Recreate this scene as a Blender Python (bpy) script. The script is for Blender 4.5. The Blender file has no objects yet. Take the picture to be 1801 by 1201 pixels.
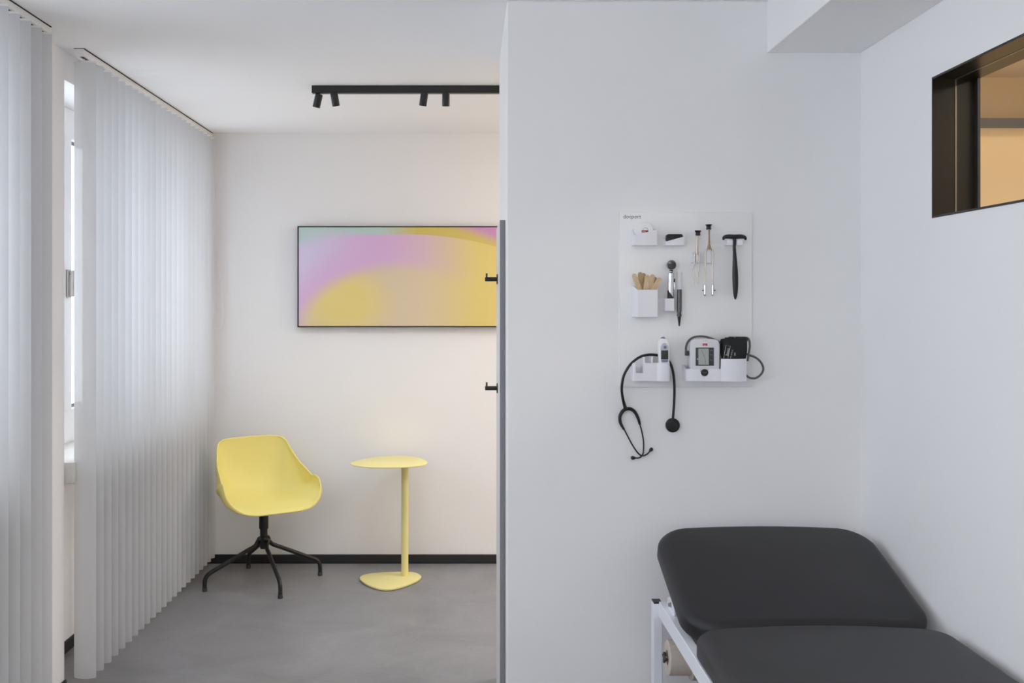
import bpy, bmesh, math, random
from mathutils import Vector, Matrix

random.seed(7)
PI = math.pi
sc = bpy.context.scene
COL = sc.collection

# ---------------------------------------------------------------- camera
F, VX, VY, H = 1720.0, 824.0, 530.0, 1.557      # focal length and vanishing point in photo pixels, eye height
cam_data = bpy.data.cameras.new('camera')
cam_data.sensor_width = 36.0
cam_data.lens = 36.0 * F / 1801.0
cam_data.shift_x = (900.5 - VX) / 1801.0
cam_data.shift_y = -(600.5 - VY) / 1801.0
cam_data.clip_start = 0.05
cam = bpy.data.objects.new('camera', cam_data)
cam.location = (0, 0, H)
cam.rotation_euler = (PI / 2, 0, 0)
COL.objects.link(cam)
sc.camera = cam

# ---------------------------------------------------------------- world, lights, exposure
SKY_STRENGTH = 3.4
world = bpy.data.worlds.new('overcast_sky')
sc.world = world
world.use_nodes = True
_bg = world.node_tree.nodes['Background']
_bg.inputs['Color'].default_value = (0.86, 0.90, 1.0, 1)
_bg.inputs['Strength'].default_value = SKY_STRENGTH


def area_light(name, loc, rot, sx, sy, power, color):
    l = bpy.data.lights.new(name, 'AREA')
    l.shape = 'RECTANGLE'
    l.size, l.size_y = sx, sy
    l.energy = power
    l.color = color
    o = bpy.data.objects.new(name, l)
    o.location = loc
    o.rotation_euler = rot
    COL.objects.link(o)
    return o


area_light('ceiling_fill_light', (-0.5, -0.3, 2.20), (0, 0, 0), 1.3, 1.3, 3, (1.0, 0.93, 0.86))  # added fill light, unseen, warm from above the camera
area_light('ceiling_fill_uplight', (-0.5, -0.3, 2.22), (PI, 0, 0), 1.3, 1.3, 22, (1.0, 0.93, 0.86))  # added fill aimed upward to brighten the ceiling, no lamp body
area_light('alcove_lamp_light', (2.0, 4.95, 2.50), (0, 0, 0), 1.0, 0.8, 33, (1.0, 0.972, 0.975))
area_light('corridor_lamp_light', (2.5, 2.2, 2.50), (0, 0, 0), 0.5, 1.5, 42, (1.0, 0.87, 0.68))

sc.view_settings.view_transform = 'Standard'
sc.view_settings.look = 'None'
sc.view_settings.gamma = 1.0
sc.view_settings.use_curve_mapping = False
sc.view_settings.exposure = 0.34
sc.cycles.use_denoising = True
sc.cycles.max_bounces = 16
sc.cycles.diffuse_bounces = 8
sc.cycles.transparent_max_bounces = 48
sc.cycles.sample_clamp_indirect = 8.0


# ---------------------------------------------------------------- measuring
def U(x, d): return (x - VX) * d / F
def W(y, d): return H - (y - VY) * d / F
def P(x, y, d): return Vector((U(x, d), d, W(y, d)))


def G(x, y, z):
    d = F * (H - z) / (y - VY)
    return Vector((U(x, d), d, z))


def srgb(r, g, b):
    def f(c):
        c /= 255.0
        return c / 12.92 if c <= 0.04045 else ((c + 0.055) / 1.055) ** 2.4
    return (f(r), f(g), f(b), 1.0)


# ---------------------------------------------------------------- materials
def mat(name, col, rough=0.5, metal=0.0, noise=0.0, nscale=8.0, bump=0.0, bscale=200.0, coat=0.0, spec=0.5, emit=None, estr=0.0):
    m = bpy.data.materials.new(name)
    m.use_nodes = True
    nt = m.node_tree
    b = nt.nodes['Principled BSDF']
    b.inputs['Base Color'].default_value = col
    b.inputs['Roughness'].default_value = rough
    b.inputs['Metallic'].default_value = metal
    b.inputs['Specular IOR Level'].default_value = spec
    b.inputs['Coat Weight'].default_value = coat
    if emit:
        b.inputs['Emission Color'].default_value = emit
        b.inputs['Emission Strength'].default_value = estr
    tc = nt.nodes.new('ShaderNodeTexCoord')
    if noise:
        n = nt.nodes.new('ShaderNodeTexNoise')
        n.inputs['Scale'].default_value = nscale
        n.inputs['Detail'].default_value = 5
        nt.links.new(tc.outputs['Object'], n.inputs['Vector'])
        r = nt.nodes.new('ShaderNodeValToRGB')
        c = col
        r.color_ramp.elements[0].position = 0.3
        r.color_ramp.elements[1].position = 0.7
        r.color_ramp.elements[0].color = (c[0] * (1 - noise), c[1] * (1 - noise), c[2] * (1 - noise), 1)
        r.color_ramp.elements[1].color = (min(1, c[0] * (1 + noise)), min(1, c[1] * (1 + noise)), min(1, c[2] * (1 + noise)), 1)
        nt.links.new(n.outputs['Fac'], r.inputs['Fac'])
        nt.links.new(r.outputs['Color'], b.inputs['Base Color'])
    if bump:
        n2 = nt.nodes.new('ShaderNodeTexNoise')
        n2.inputs['Scale'].default_value = bscale
        n2.inputs['Detail'].default_value = 3
        nt.links.new(tc.outputs['Object'], n2.inputs['Vector'])
        bp = nt.nodes.new('ShaderNodeBump')
        bp.inputs['Strength'].default_value = bump
        bp.inputs['Distance'].default_value = 0.002
        nt.links.new(n2.outputs['Fac'], bp.inputs['Height'])
        nt.links.new(bp.outputs['Normal'], b.inputs['Normal'])
    return m


def glass_mat(name, tint=(1, 1, 1, 1), gloss=0.06):
    m = bpy.data.materials.new(name)
    m.use_nodes = True
    nt = m.node_tree
    nt.nodes.clear()
    out = nt.nodes.new('ShaderNodeOutputMaterial')
    mix = nt.nodes.new('ShaderNodeMixShader')
    t = nt.nodes.new('ShaderNodeBsdfTransparent')
    t.inputs['Color'].default_value = tint
    g = nt.nodes.new('ShaderNodeBsdfGlossy')
    g.inputs['Roughness'].default_value = 0.03
    mix.inputs['Fac'].default_value = gloss
    nt.links.new(t.outputs[0], mix.inputs[1])
    nt.links.new(g.outputs[0], mix.inputs[2])
    nt.links.new(mix.outputs[0], out.inputs[0])
    return m


def slat_mat():
    m = bpy.data.materials.new('sheer_slat_fabric')
    m.use_nodes = True
    nt = m.node_tree
    nt.nodes.clear()
    out = nt.nodes.new('ShaderNodeOutputMaterial')
    tc = nt.nodes.new('ShaderNodeTexCoord')
    wv = nt.nodes.new('ShaderNodeTexNoise')
    wv.inputs['Scale'].default_value = 900
    nt.links.new(tc.outputs['Object'], wv.inputs['Vector'])
    ramp = nt.nodes.new('ShaderNodeValToRGB')
    ramp.color_ramp.elements[0].color = (0.70, 0.705, 0.715, 1)
    ramp.color_ramp.elements[1].color = (0.76, 0.765, 0.775, 1)
    nt.links.new(wv.outputs['Fac'], ramp.inputs['Fac'])
    d = nt.nodes.new('ShaderNodeBsdfDiffuse')
    t = nt.nodes.new('ShaderNodeBsdfTranslucent')
    tr = nt.nodes.new('ShaderNodeBsdfTransparent')
    nt.links.new(ramp.outputs['Color'], d.inputs['Color'])
    nt.links.new(ramp.outputs['Color'], t.inputs['Color'])
    m1 = nt.nodes.new('ShaderNodeMixShader')
    m1.inputs['Fac'].default_value = 0.24
    nt.links.new(d.outputs[0], m1.inputs[1])
    nt.links.new(t.outputs[0], m1.inputs[2])
    m2 = nt.nodes.new('ShaderNodeMixShader')
    m2.inputs['Fac'].default_value = 0.06
    nt.links.new(m1.outputs[0], m2.inputs[1])
    nt.links.new(tr.outputs[0], m2.inputs[2])
    nt.links.new(m2.outputs[0], out.inputs[0])
    return m


def floor_mat():
    m = mat('grey_screed', srgb(150, 147, 147), 0.42, bump=0.05, bscale=60)
    nt = m.node_tree
    b = nt.nodes['Principled BSDF']
    tc = nt.nodes.new('ShaderNodeTexCoord')
    n1 = nt.nodes.new('ShaderNodeTexNoise')
    n1.inputs['Scale'].default_value = 2.2
    n1.inputs['Detail'].default_value = 9
    n1.inputs['Roughness'].default_value = 0.62
    n1.inputs['Distortion'].default_value = 0.8
    nt.links.new(tc.outputs['Object'], n1.inputs['Vector'])
    n2 = nt.nodes.new('ShaderNodeTexNoise')
    n2.inputs['Scale'].default_value = 45
    n2.inputs['Detail'].default_value = 6
    nt.links.new(tc.outputs['Object'], n2.inputs['Vector'])
    ad = nt.nodes.new('ShaderNodeMath')
    ad.operation = 'MULTIPLY_ADD'
    ad.inputs[1].default_value = 0.25
    nt.links.new(n2.outputs['Fac'], ad.inputs[0])
    nt.links.new(n1.outputs['Fac'], ad.inputs[2])
    r = nt.nodes.new('ShaderNodeValToRGB')
    r.color_ramp.elements[0].position = 0.40
    r.color_ramp.elements[1].position = 0.86
    r.color_ramp.elements[0].color = srgb(119, 119, 122)
    r.color_ramp.elements[1].color = srgb(143, 143, 146)
    nt.links.new(ad.outputs[0], r.inputs['Fac'])
    nt.links.new(r.outputs['Color'], b.inputs['Base Color'])
    return m


def art_mat(x0, x1, z0, z1):
    """soft colour clouds printed on the canvas; p = canvas px grid, 0..1620 across and 0..820 down"""
    m = mat('printed_canvas', (1, 1, 1, 1), 0.55, bump=0.03, bscale=900)
    nt = m.node_tree
    b = nt.nodes['Principled BSDF']
    L = nt.links.new
    tc = nt.nodes.new('ShaderNodeTexCoord')
    sep = nt.nodes.new('ShaderNodeSeparateXYZ')
    L(tc.outputs['Object'], sep.inputs[0])

    def mth(op, a, bb=None, clamp=False):
        n = nt.nodes.new('ShaderNodeMath')
        n.operation = op
        n.use_clamp = clamp
        for i, v in enumerate((a, bb)):
            if v is None:
                continue
            if isinstance(v, (int, float)):
                n.inputs[i].default_value = v
            else:
                L(v, n.inputs[i])
        return n.outputs[0]

    def ss(v, lo, hi):
        n = nt.nodes.new('ShaderNodeMapRange')
        n.interpolation_type = 'SMOOTHSTEP'
        n.inputs['From Min'].default_value = lo
        n.inputs['From Max'].default_value = hi
        L(v, n.inputs['Value'])
        return n.outputs['Result']

    def mix(fac, c1, c2):
        n = nt.nodes.new('ShaderNodeMix')
        n.data_type = 'RGBA'
        if isinstance(fac, (int, float)):
            n.inputs[0].default_value = fac
        else:
            L(fac, n.inputs[0])
        for i, c in ((6, c1), (7, c2)):
            if isinstance(c, tuple):
                n.inputs[i].default_value = c
            else:
                L(c, n.inputs[i])
        return n.outputs[2]

    px = mth('MULTIPLY', mth('SUBTRACT', sep.outputs['X'], x0), 1620.0 / (350.0 / 296.5))
    py = mth('MULTIPLY', mth('SUBTRACT', z1, sep.outputs['Z']), 820.0 / (z1 - z0))

    def ell(cx, cy, rx, ry):
        a = mth('DIVIDE', mth('SUBTRACT', px, cx), rx)
        c = mth('DIVIDE', mth('SUBTRACT', py, cy), ry)
        return mth('SQRT', mth('ADD', mth('MULTIPLY', a, a), mth('MULTIPLY', c, c)))

    tan = srgb(228, 209, 178)
    yel = srgb(238, 215, 136)
    ryel = srgb(230, 210, 128)
    pink = srgb(226, 186, 226)
    lil = srgb(220, 208, 234)
    teal = srgb(192, 214, 208)
    tyel = srgb(216, 196, 106)
    base = mix(ss(px, 900, 1550), tan, ryel)
    base = mix(ss(ell(380, 620, 420, 330), 1.15, 0.35), base, yel)
    q = ell(830, 900, 850, 590)
    pk = mth('MULTIPLY', ss(q, 0.86, 1.10), ss(px, 1500, 640))
    c = mix(pk, base, pink)
    lf = mth('MULTIPLY', ss(q, 1.02, 1.45), ss(px, 620, 60))
    c = mix(lf, c, lil)
    c = mix(mth('MULTIPLY', ss(q, 1.5, 1.8), ss(px, 900, 250)), c, teal)
    # the band above the big arc
    band = mix(ss(px, 640, 1000), teal, tyel)
    band = mix(ss(mth('SUBTRACT', px, mth('MULTIPLY', py, 2.6)), 1150, 1480), band, srgb(206, 148, 200))
    arc = ell(860, 1440, 2000, 1374)
    soft = mth('ADD', 0.004, mth('MULTIPLY', ss(px, 700, 100), 0.10))
    msk = mth('DIVIDE', mth('SUBTRACT', arc, 0.998), soft, True)
    c = mix(msk, c, band)
    L(c, b.inputs['Base Color'])
    return m


M = {}
M['wall'] = mat('white_wall_paint', srgb(241, 240, 240), 0.85, noise=0.006, nscale=3, bump=0.05, bscale=350)
M['ceil'] = mat('white_ceiling_paint', srgb(245, 245, 246), 0.9, bump=0.04, bscale=300)
M['beige'] = mat('beige_corridor_paint', srgb(226, 207, 174), 0.85, noise=0.01, nscale=3)
M['floor'] = floor_mat()
M['black_trim'] = mat('black_skirting', srgb(34, 34, 37), 0.5)
M['black_metal'] = mat('black_powder_coat', srgb(27, 27, 28), 0.42, bump=0.03, bscale=900)
M['dark_frame'] = mat('black_brown_steel', srgb(30, 26, 22), 0.38)
M['white_pvc'] = mat('white_window_plastic', srgb(236, 238, 240), 0.35)
M['stone'] = mat('pale_stone_sill', srgb(222, 220, 214), 0.5, noise=0.05, nscale=30, bump=0.2, bscale=60)
M['glass'] = glass_mat('clear_window_glass', (0.96, 0.98, 0.98, 1), 0.05)
M['alu'] = mat('brushed_aluminium', srgb(170, 165, 158), 0.35, metal=0.9)
M['rail'] = mat('white_lacquered_rail', srgb(232, 230, 227), 0.4)
M['rail_shadow'] = mat('painted_rail_shade', srgb(38, 38, 40), 0.6)
M['slat'] = slat_mat()
M['clip'] = mat('clear_white_clip', srgb(240, 240, 238), 0.3)
M['yellow'] = mat('soft_yellow_plastic', srgb(232, 219, 132), 0.5, bump=0.03, bscale=700)
M['yellow_metal'] = mat('pale_yellow_powder_coat', srgb(229, 219, 150), 0.5, bump=0.04, bscale=800)
M['rubber'] = mat('dark_grey_rubber', srgb(70, 68, 66), 0.6)
M['panel_white'] = mat('pale_grey_laminate', srgb(226, 224, 224), 0.45)
M['panel_edge'] = mat('grey_edge_band', srgb(128, 129, 134), 0.5)
M['board'] = mat('satin_white_acrylic', srgb(243, 242, 241), 0.4, spec=0.4)
M['holder'] = mat('white_moulded_plastic', srgb(236, 235, 240), 0.4)
M['white'] = mat('glossy_white_plastic', srgb(242, 242, 244), 0.28)
M['black'] = mat('matt_black_plastic', srgb(16, 16, 17), 0.4)
M['black_rubber'] = mat('black_rubber_tube', srgb(22, 22, 24), 0.38)
M['black_fabric'] = mat('black_nylon_cuff', srgb(26, 27, 26), 0.75, bump=0.25, bscale=1200)
M['red'] = mat('red_print', srgb(170, 24, 44), 0.5)
M['print_white'] = mat('white_print', srgb(225, 225, 222), 0.6)
M['print_dark'] = mat('dark_print', srgb(45, 45, 48), 0.6)
M['print_grey'] = mat('grey_print', srgb(128, 130, 134), 0.6)
M['wood'] = mat('birch_wood', srgb(208, 182, 146), 0.6, noise=0.10, nscale=60)
M['wood_dark'] = mat('darker_birch_wood', srgb(190, 162, 126), 0.6, noise=0.10, nscale=60)
M['chrome'] = mat('polished_chrome', srgb(215, 215, 218), 0.14, metal=1.0)
M['fork'] = mat('nickel_steel', srgb(196, 186, 172), 0.24, metal=1.0)
M['fork_dark'] = mat('bronzed_steel', srgb(150, 138, 118), 0.28, metal=1.0)
M['smoke'] = glass_mat('smoky_clear_plastic', (0.95, 0.95, 0.96, 1), 0.06)
M['specula'] = mat('grey_specula', srgb(72, 73, 78), 0.4)
M['device'] = mat('light_grey_device_shell', srgb(222, 221, 224), 0.4)
M['lcd_frame'] = mat('dark_grey_bezel', srgb(62, 64, 64), 0.35)
M['lcd'] = mat('lcd_grey', srgb(172, 177, 170), 0.25)
M['screen_dark'] = mat('dark_green_lcd', srgb(52, 58, 52), 0.2)
M['blue'] = mat('slate_blue_button', srgb(104, 112, 158), 0.4)
M['silver'] = mat('silver_plastic', srgb(190, 190, 196), 0.3, metal=0.5)
M['hose'] = mat('grey_rubber_hose', srgb(92, 92, 90), 0.5)
M['lens'] = mat('dark_lens_glass', srgb(22, 24, 28), 0.08, coat=0.6)
M['vinyl'] = mat('charcoal_vinyl', srgb(37, 36, 39), 0.46, bump=0.12, bscale=650, spec=0.4)
M['white_steel'] = mat('white_painted_steel', srgb(232, 234, 240), 0.35)
M['paper'] = mat('recycled_couch_paper', srgb(196, 184, 174), 0.85, noise=0.05, nscale=90)
M['core'] = mat('brown_cardboard', srgb(120, 98, 82), 0.8)
M['grey_bar'] = mat('grey_lamp_profile', srgb(92, 90, 88), 0.45)
M['led'] = mat('warm_led_strip', srgb(255, 220, 165), 0.5, emit=(1.0, 0.74, 0.42, 1), estr=4.5)
M['lamp_lens'] = mat('spot_lens', srgb(250, 245, 235), 0.3, emit=(1.0, 0.90, 0.78, 1), estr=2.0)


# ---------------------------------------------------------------- mesh builder
class MB:
    def __init__(self):
        self.bm = bmesh.new()

    def faces(self, pts, fs):
        vs = [self.bm.verts.new(p) for p in pts]
        for f in fs:
            try:
                self.bm.faces.new([vs[i] for i in f])
            except ValueError:
                pass
        return vs

    def box(self, x0, x1, y0, y1, z0, z1, bev=0.0, seg=2):
        b = bmesh.new()
        vs = [b.verts.new(p) for p in [(x0, y0, z0), (x1, y0, z0), (x1, y1, z0), (x0, y1, z0), (x0, y0, z1), (x1, y0, z1), (x1, y1, z1), (x0, y1, z1)]]
        for f in [(0, 3, 2, 1), (4, 5, 6, 7), (0, 1, 5, 4), (1, 2, 6, 5), (2, 3, 7, 6), (3, 0, 4, 7)]:
            b.faces.new([vs[i] for i in f])
        if bev:
            bmesh.ops.bevel(b, geom=list(b.edges), offset=bev, segments=seg, affect='EDGES', profile=0.5)
        self.merge(b)
        return self

    def merge(self, b):
        me = bpy.data.meshes.new('tmp')
        b.to_mesh(me)
        b.free()
        self.bm.from_mesh(me)
        bpy.data.meshes.remove(me)

    def prism(self, loop, vec, bev=0.0, seg=2):
        b = bmesh.new()
        loop = [Vector(p) for p in loop]
        vec = Vector(vec)
        a = [b.verts.new(p) for p in loop]
        c = [b.verts.new(p + vec) for p in loop]
        n = len(loop)
        b.faces.new(a[::-1])
        b.faces.new(c)
        for i in range(n):
            j = (i + 1) % n
            b.faces.new([a[i], a[j], c[j], c[i]])
        bmesh.ops.recalc_face_normals(b, faces=list(b.faces))
        if bev:
            ed = [e for e in b.edges if len(e.link_faces) == 2 and e.calc_face_angle(0) > 0.6]
            bmesh.ops.bevel(b, geom=ed, offset=bev, segments=seg, affect='EDGES', profile=0.5)
        self.merge(b)
        return self

    def tube(self, pts, rad, seg=12, cap=True, flat=1.0):
        pts = [Vector(p) for p in pts]
        n = len(pts)
        if not isinstance(rad, (list, tuple)):
            rad = [rad] * n
        tans = []
        for i in range(n):
            t = pts[min(i + 1, n - 1)] - pts[max(i - 1, 0)]
            tans.append(t.normalized() if t.length > 1e-9 else Vector((0, 0, 1)))
        ref = Vector((0, 1, 0)) if abs(tans[0].y) < 0.9 else Vector((1, 0, 0))
        u = (ref - tans[0] * ref.dot(tans[0])).normalized()
        rings = []
        for i in range(n):
            u = (u - tans[i] * u.dot(tans[i])).normalized()
            v = tans[i].cross(u)
            rings.append([self.bm.verts.new(pts[i] + (u * math.cos(2 * PI * k / seg) * flat + v * math.sin(2 * PI * k / seg)) * rad[i]) for k in range(seg)])
        for i in range(n - 1):
            for k in range(seg):
                j = (k + 1) % seg
                self.bm.faces.new([rings[i][k], rings[i][j], rings[i + 1][j], rings[i + 1][k]])
        if cap:
            self.bm.faces.new(rings[0][::-1])
            self.bm.faces.new(rings[-1])
        return self

    def lathe(self, c, axis, prof, seg=32, cap=True):
        """prof: list of (radius, offset along axis)"""
        axis = Vector(axis).normalized()
        ref = Vector((0, 0, 1)) if abs(axis.z) < 0.9 else Vector((1, 0, 0))
        u = axis.cross(ref).normalized()
        v = axis.cross(u)
        c = Vector(c)
        rings = []
        for r, h in prof:
            if r < 1e-6:
                rings.append([self.bm.verts.new(c + axis * h)])
            else:
                rings.append([self.bm.verts.new(c + axis * h + (u * math.cos(2 * PI * k / seg) + v * math.sin(2 * PI * k / seg)) * r) for k in range(seg)])
        for a, b in zip(rings[:-1], rings[1:]):
            for k in range(seg):
                j = (k + 1) % seg
                if len(a) == 1 and len(b) == 1:
                    continue
                if len(a) == 1:
                    self.bm.faces.new([a[0], b[j], b[k]])
                elif len(b) == 1:
                    self.bm.faces.new([a[k], a[j], b[0]])
                else:
                    self.bm.faces.new([a[k], a[j], b[j], b[k]])
        for r in (rings[0], rings[-1]) if cap else ():
            if len(r) > 2:
                self.bm.faces.new(r)
        return self

    def grid(self, rows, close=False):
        vs = [[self.bm.verts.new(p) for p in r] for r in rows]
        for a, b in zip(vs[:-1], vs[1:]):
            n = len(a)
            for k in range(n if close else n - 1):
                j = (k + 1) % n
                self.bm.faces.new([a[k], a[j], b[j], b[k]])
        return vs

    def wallstrip(self, path, zb, ztop, th):
        """upright wall of thickness th along a plan path; ztop per point"""
        n = len(path)
        path = [Vector((p[0], p[1], 0)) for p in path]
        inn = []
        for i in range(n):
            d1 = (path[i] - path[i - 1]) if i > 0 else None
            d2 = (path[i + 1] - path[i]) if i < n - 1 else None
            ns = []
            for d in (d1, d2):
                if d is not None and d.length > 1e-6:
                    d = d.normalized()
                    ns.append(Vector((-d.y, d.x, 0)))
            m = sum(ns, Vector()) / len(ns)
            m = m / max(0.3, m.length_squared)
            inn.append(path[i] + m * th)
        vs = []
        for i in range(n):
            vs.append([self.bm.verts.new((path[i].x, path[i].y, zb)), self.bm.verts.new((path[i].x, path[i].y, ztop[i])),
                       self.bm.verts.new((inn[i].x, inn[i].y, ztop[i])), self.bm.verts.new((inn[i].x, inn[i].y, zb))])
        for a, b in zip(vs[:-1], vs[1:]):
            for k in range(4):
                j = (k + 1) % 4
                self.bm.faces.new([a[k], b[k], b[j], a[j]])
        self.bm.faces.new(vs[0])
        self.bm.faces.new(vs[-1][::-1])
        # floor of the pocket
        self.bm.faces.new([v[0] for v in vs])
        lo = [self.bm.verts.new((p.x, p.y, zb + th)) for p in inn]
        self.bm.faces.new(lo)
        return self

    def build(self, name, material, parent=None, base=None, smooth=35, recalc=True):
        bm = self.bm
        if recalc:
            bmesh.ops.recalc_face_normals(bm, faces=list(bm.faces))
        lim = math.radians(smooth)
        for f in bm.faces:
            f.smooth = True
        for e in bm.edges:
            e.smooth = len(e.link_faces) == 2 and e.calc_face_angle(0) < lim
        off = Vector((0, 0, 0))
        if parent is not None:
            off = world_loc(parent)
        elif base is not None:
            off = Vector(base)
        if off.length > 0:
            bmesh.ops.translate(bm, verts=list(bm.verts), vec=-off)
        me = bpy.data.meshes.new(name)
        bm.to_mesh(me)
        bm.free()
        me.materials.append(material)
        o = bpy.data.objects.new(name, me)
        COL.objects.link(o)
        if parent is not None:
            o.parent = parent
        else:
            o.location = off
        return o


def world_loc(o):
    v = Vector((0, 0, 0))
    while o is not None:
        v = v + Vector(o.location)
        o = o.parent
    return v


def tag(o, label, cat, group=None):
    o['label'] = label
    o['category'] = cat
    if group:
        o['group'] = group
    return o


def thing(name, label, cat, loc, group=None):
    o = bpy.data.objects.new(name, None)
    o.empty_display_size = 0.05
    COL.objects.link(o)
    o.location = loc
    return tag(o, label, cat, group)


def struct(o):
    o['kind'] = 'structure'
    return o


def text(s, size, pos, material, parent, name, xdir=(1, 0, 0), up=(0, 0, 1), depth=0.0002, align='LEFT', bold=0.0):
    cu = bpy.data.curves.new('txt', 'FONT')
    cu.body = s
    cu.size = size
    cu.extrude = depth
    cu.align_x = align
    cu.offset = bold
    cu.resolution_u = 3
    t = bpy.data.objects.new('txt', cu)
    COL.objects.link(t)
    dg = bpy.context.evaluated_depsgraph_get()
    me = bpy.data.meshes.new_from_object(t.evaluated_get(dg))
    bpy.data.objects.remove(t)
    x = Vector(xdir).normalized()
    y = Vector(up).normalized()
    z = x.cross(y)
    mtx = Matrix((x, y, z)).transposed().to_4x4()
    mtx.translation = Vector(pos) - (world_loc(parent) if parent else Vector())
    me.transform(mtx)
    me.materials.clear()
    me.materials.append(material)
    o = bpy.data.objects.new(name, me)
    COL.objects.link(o)
    o.parent = parent
    return o


def crom(pts, n=8):
    pts = [Vector(p) for p in pts]
    out = []
    N = len(pts)
    for i in range(N - 1):
        p0, p1, p2, p3 = pts[max(i - 1, 0)], pts[i], pts[i + 1], pts[min(i + 2, N - 1)]
        for k in range(n):
            t = k / n
            out.append(0.5 * ((2 * p1) + (p2 - p0) * t + (2 * p0 - 5 * p1 + 4 * p2 - p3) * t * t + (3 * p1 - p0 - 3 * p2 + p3) * t ** 3))
    out.append(pts[-1])
    return out


def crom_closed(pts, n=8):
    pts = [Vector(p) for p in pts]
    out = []
    N = len(pts)
    for i in range(N):
        p0, p1, p2, p3 = pts[i - 1], pts[i], pts[(i + 1) % N], pts[(i + 2) % N]
        for k in range(n):
            t = k / n
            out.append(0.5 * ((2 * p1) + (p2 - p0) * t + (2 * p0 - 5 * p1 + 4 * p2 - p3) * t * t + (3 * p1 - p0 - 3 * p2 + p3) * t ** 3))
    return out


def lerp_list(vals, m):
    out = []
    n = len(vals)
    for i in range(m):
        t = i / (m - 1) * (n - 1)
        k = min(int(t), n - 2)
        out.append(vals[k] + (vals[k + 1] - vals[k]) * (t - k))
    return out


# ================================================================ SETTING
CEIL = 2.558
YB = 5.82          # back wall
XL = -1.61         # window wall
XR = 1.308         # right wall
YP = 3.26          # partition front
XP = 0.128         # partition left end
YPB = 4.055        # partition back
Y0 = -3.0          # wall behind the camera
XF = 3.2

struct(MB().box(-2.0, XF + .15, Y0 - .15, YB + .15, -0.12, 0).build('floor', M['floor']))
struct(MB().box(-2.0, XF + .15, Y0 - .15, YB + .15, CEIL, CEIL + .12).build('ceiling', M['ceil']))
struct(MB().box(-2.0, XF + .15, YB, YB + .15, 0, CEIL).build('wall_back', M['wall']))
struct(MB().box(-2.0, XF + .15, Y0 - .15, Y0, 0, CEIL).build('wall_rear', M['wall']))
struct(MB().box(XP, XR + .122, YP, YPB, 0, CEIL, 0.003, 1).build('wall_partition', M['wall']))

# window wall on the left: piers, lintel, parapets with a niche below each sill
WIN = [(-2.7, 1.2), (1.75, 3.30), (3.895, 5.70)]  # first window is out of view, widened and lowered for fill daylight
LINT = 2.44
SILL = 0.83
SILLS = [0.10, SILL, SILL]
XO = -1.98          # outer face
XG = -1.86          # window plane
wl = MB()
ys = [Y0] + [v for w in WIN for v in w] + [YB]
for i in range(0, len(ys), 2):
    wl.box(XO, XL, ys[i], ys[i + 1], 0, CEIL)
for (a, b), sl in zip(WIN, SILLS):
    wl.box(XO, XL, a, b, LINT, CEIL)
    wl.box(XO, -1.79, a, b, 0, sl)
struct(wl.build('wall_left', M['wall']))

for i, (a, b) in enumerate(WIN):
    sl = SILLS[i]
    zg = sl + .235
    root = bpy.data.objects.new('window_%d' % (i + 1), None)
    COL.objects.link(root)
    root.location = (XG, (a + b) / 2, sl)
    struct(root)
    m = MB()
    m.box(XG - .035, XG + .035, a, b, sl, zg, 0.004, 1)
    m.box(XG - .035, XG + .035, a, b, 2.30, LINT, 0.004, 1)
    m.box(XG - .035, XG + .035, a, a + .06, zg, 2.30, 0.004, 1)
    m.box(XG - .035, XG + .035, b - .06, b, zg, 2.30, 0.004, 1)
    mid = a + (b - a) * .62 if i == 2 else (a + b) / 2
    m.box(XG - .035, XG + .035, mid - .05, mid + .05, zg, 2.30, 0.004, 1)
    m.build('window_frame', M['white_pvc'], root)
    for (p, q) in ((a + .06, mid - .05), (mid + .05, b - .06)):
        MB().box(XG - .004, XG + .004, p, q, zg, 2.30).build('pane', M['glass'], root)
        g = MB()
        for (y0, y1, z0, z1) in ((p, q, zg, 1.08), (p, q, 2.285, 2.30), (p, p + .012, zg + .015, 2.285), (q - .012, q, zg + .015, 2.285)):
            g.box(XG + .005, XG + .012, y0, y1, z0, z1)
        g.build('gasket', M['print_grey'], root)
    MB().box(-1.82, -1.575, a + .004, b - .004, sl, sl + .085, 0.006, 2).build('window_sill', M['stone'], root)
    hy = 4.412 if i == 2 else mid
    if i == 2:
        # opening casement stile with the lever handle next to the pier
        MB().box(XG + .012, XG + .05, hy - .05, hy + .05, zg, 2.30, .004, 1).build('casement_stile', M['white_pvc'], root)
        h = MB()
        h.box(XG + .05, XG + .062, hy - .016, hy + .016, 1.575, 1.70, .003, 2)
        h.tube([(XG + .055, hy, 1.685), (XG + .072, hy, 1.685)], .008)
        h.box(XG + .068, XG + .080, hy - .010, hy + .010, 1.578, 1.697, .004, 2)
        h.build('window_handle', M['alu'], root)

# right wall with the interior window (black lined opening) into the corridor
OY1, OY0, OZ0, OZ1 = 2.757, 1.15, 1.7915, 2.188
XC = 1.43
w = MB()
w.box(XR, XC, Y0, OY0, 0, CEIL)
w.box(XR, XC, OY1, YP, 0, CEIL)
w.box(XR, XC, OY0, OY1, 0, OZ0)
w.box(XR, XC, OY0, OY1, OZ1, CEIL)
struct(w.build('wall_right', M['wall']))
root = bpy.data.objects.new('window_4', None)
COL.objects.link(root)
root.location = (XC, (OY0 + OY1) / 2, OZ0)
struct(root)
fr = MB()
T = .006
for (x0, x1) in ((XR - .002, 1.3685), (1.3725, XC + .002)):
    fr.box(x0, x1, OY0, OY1, OZ1 - T, OZ1)
    fr.box(x0, x1, OY0, OY1, OZ0, OZ0 + T)
    fr.box(x0, x1, OY1 - T, OY1, OZ0 + T, OZ1 - T)
    fr.box(x0, x1, OY0, OY0 + T, OZ0 + T, OZ1 - T)
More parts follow.
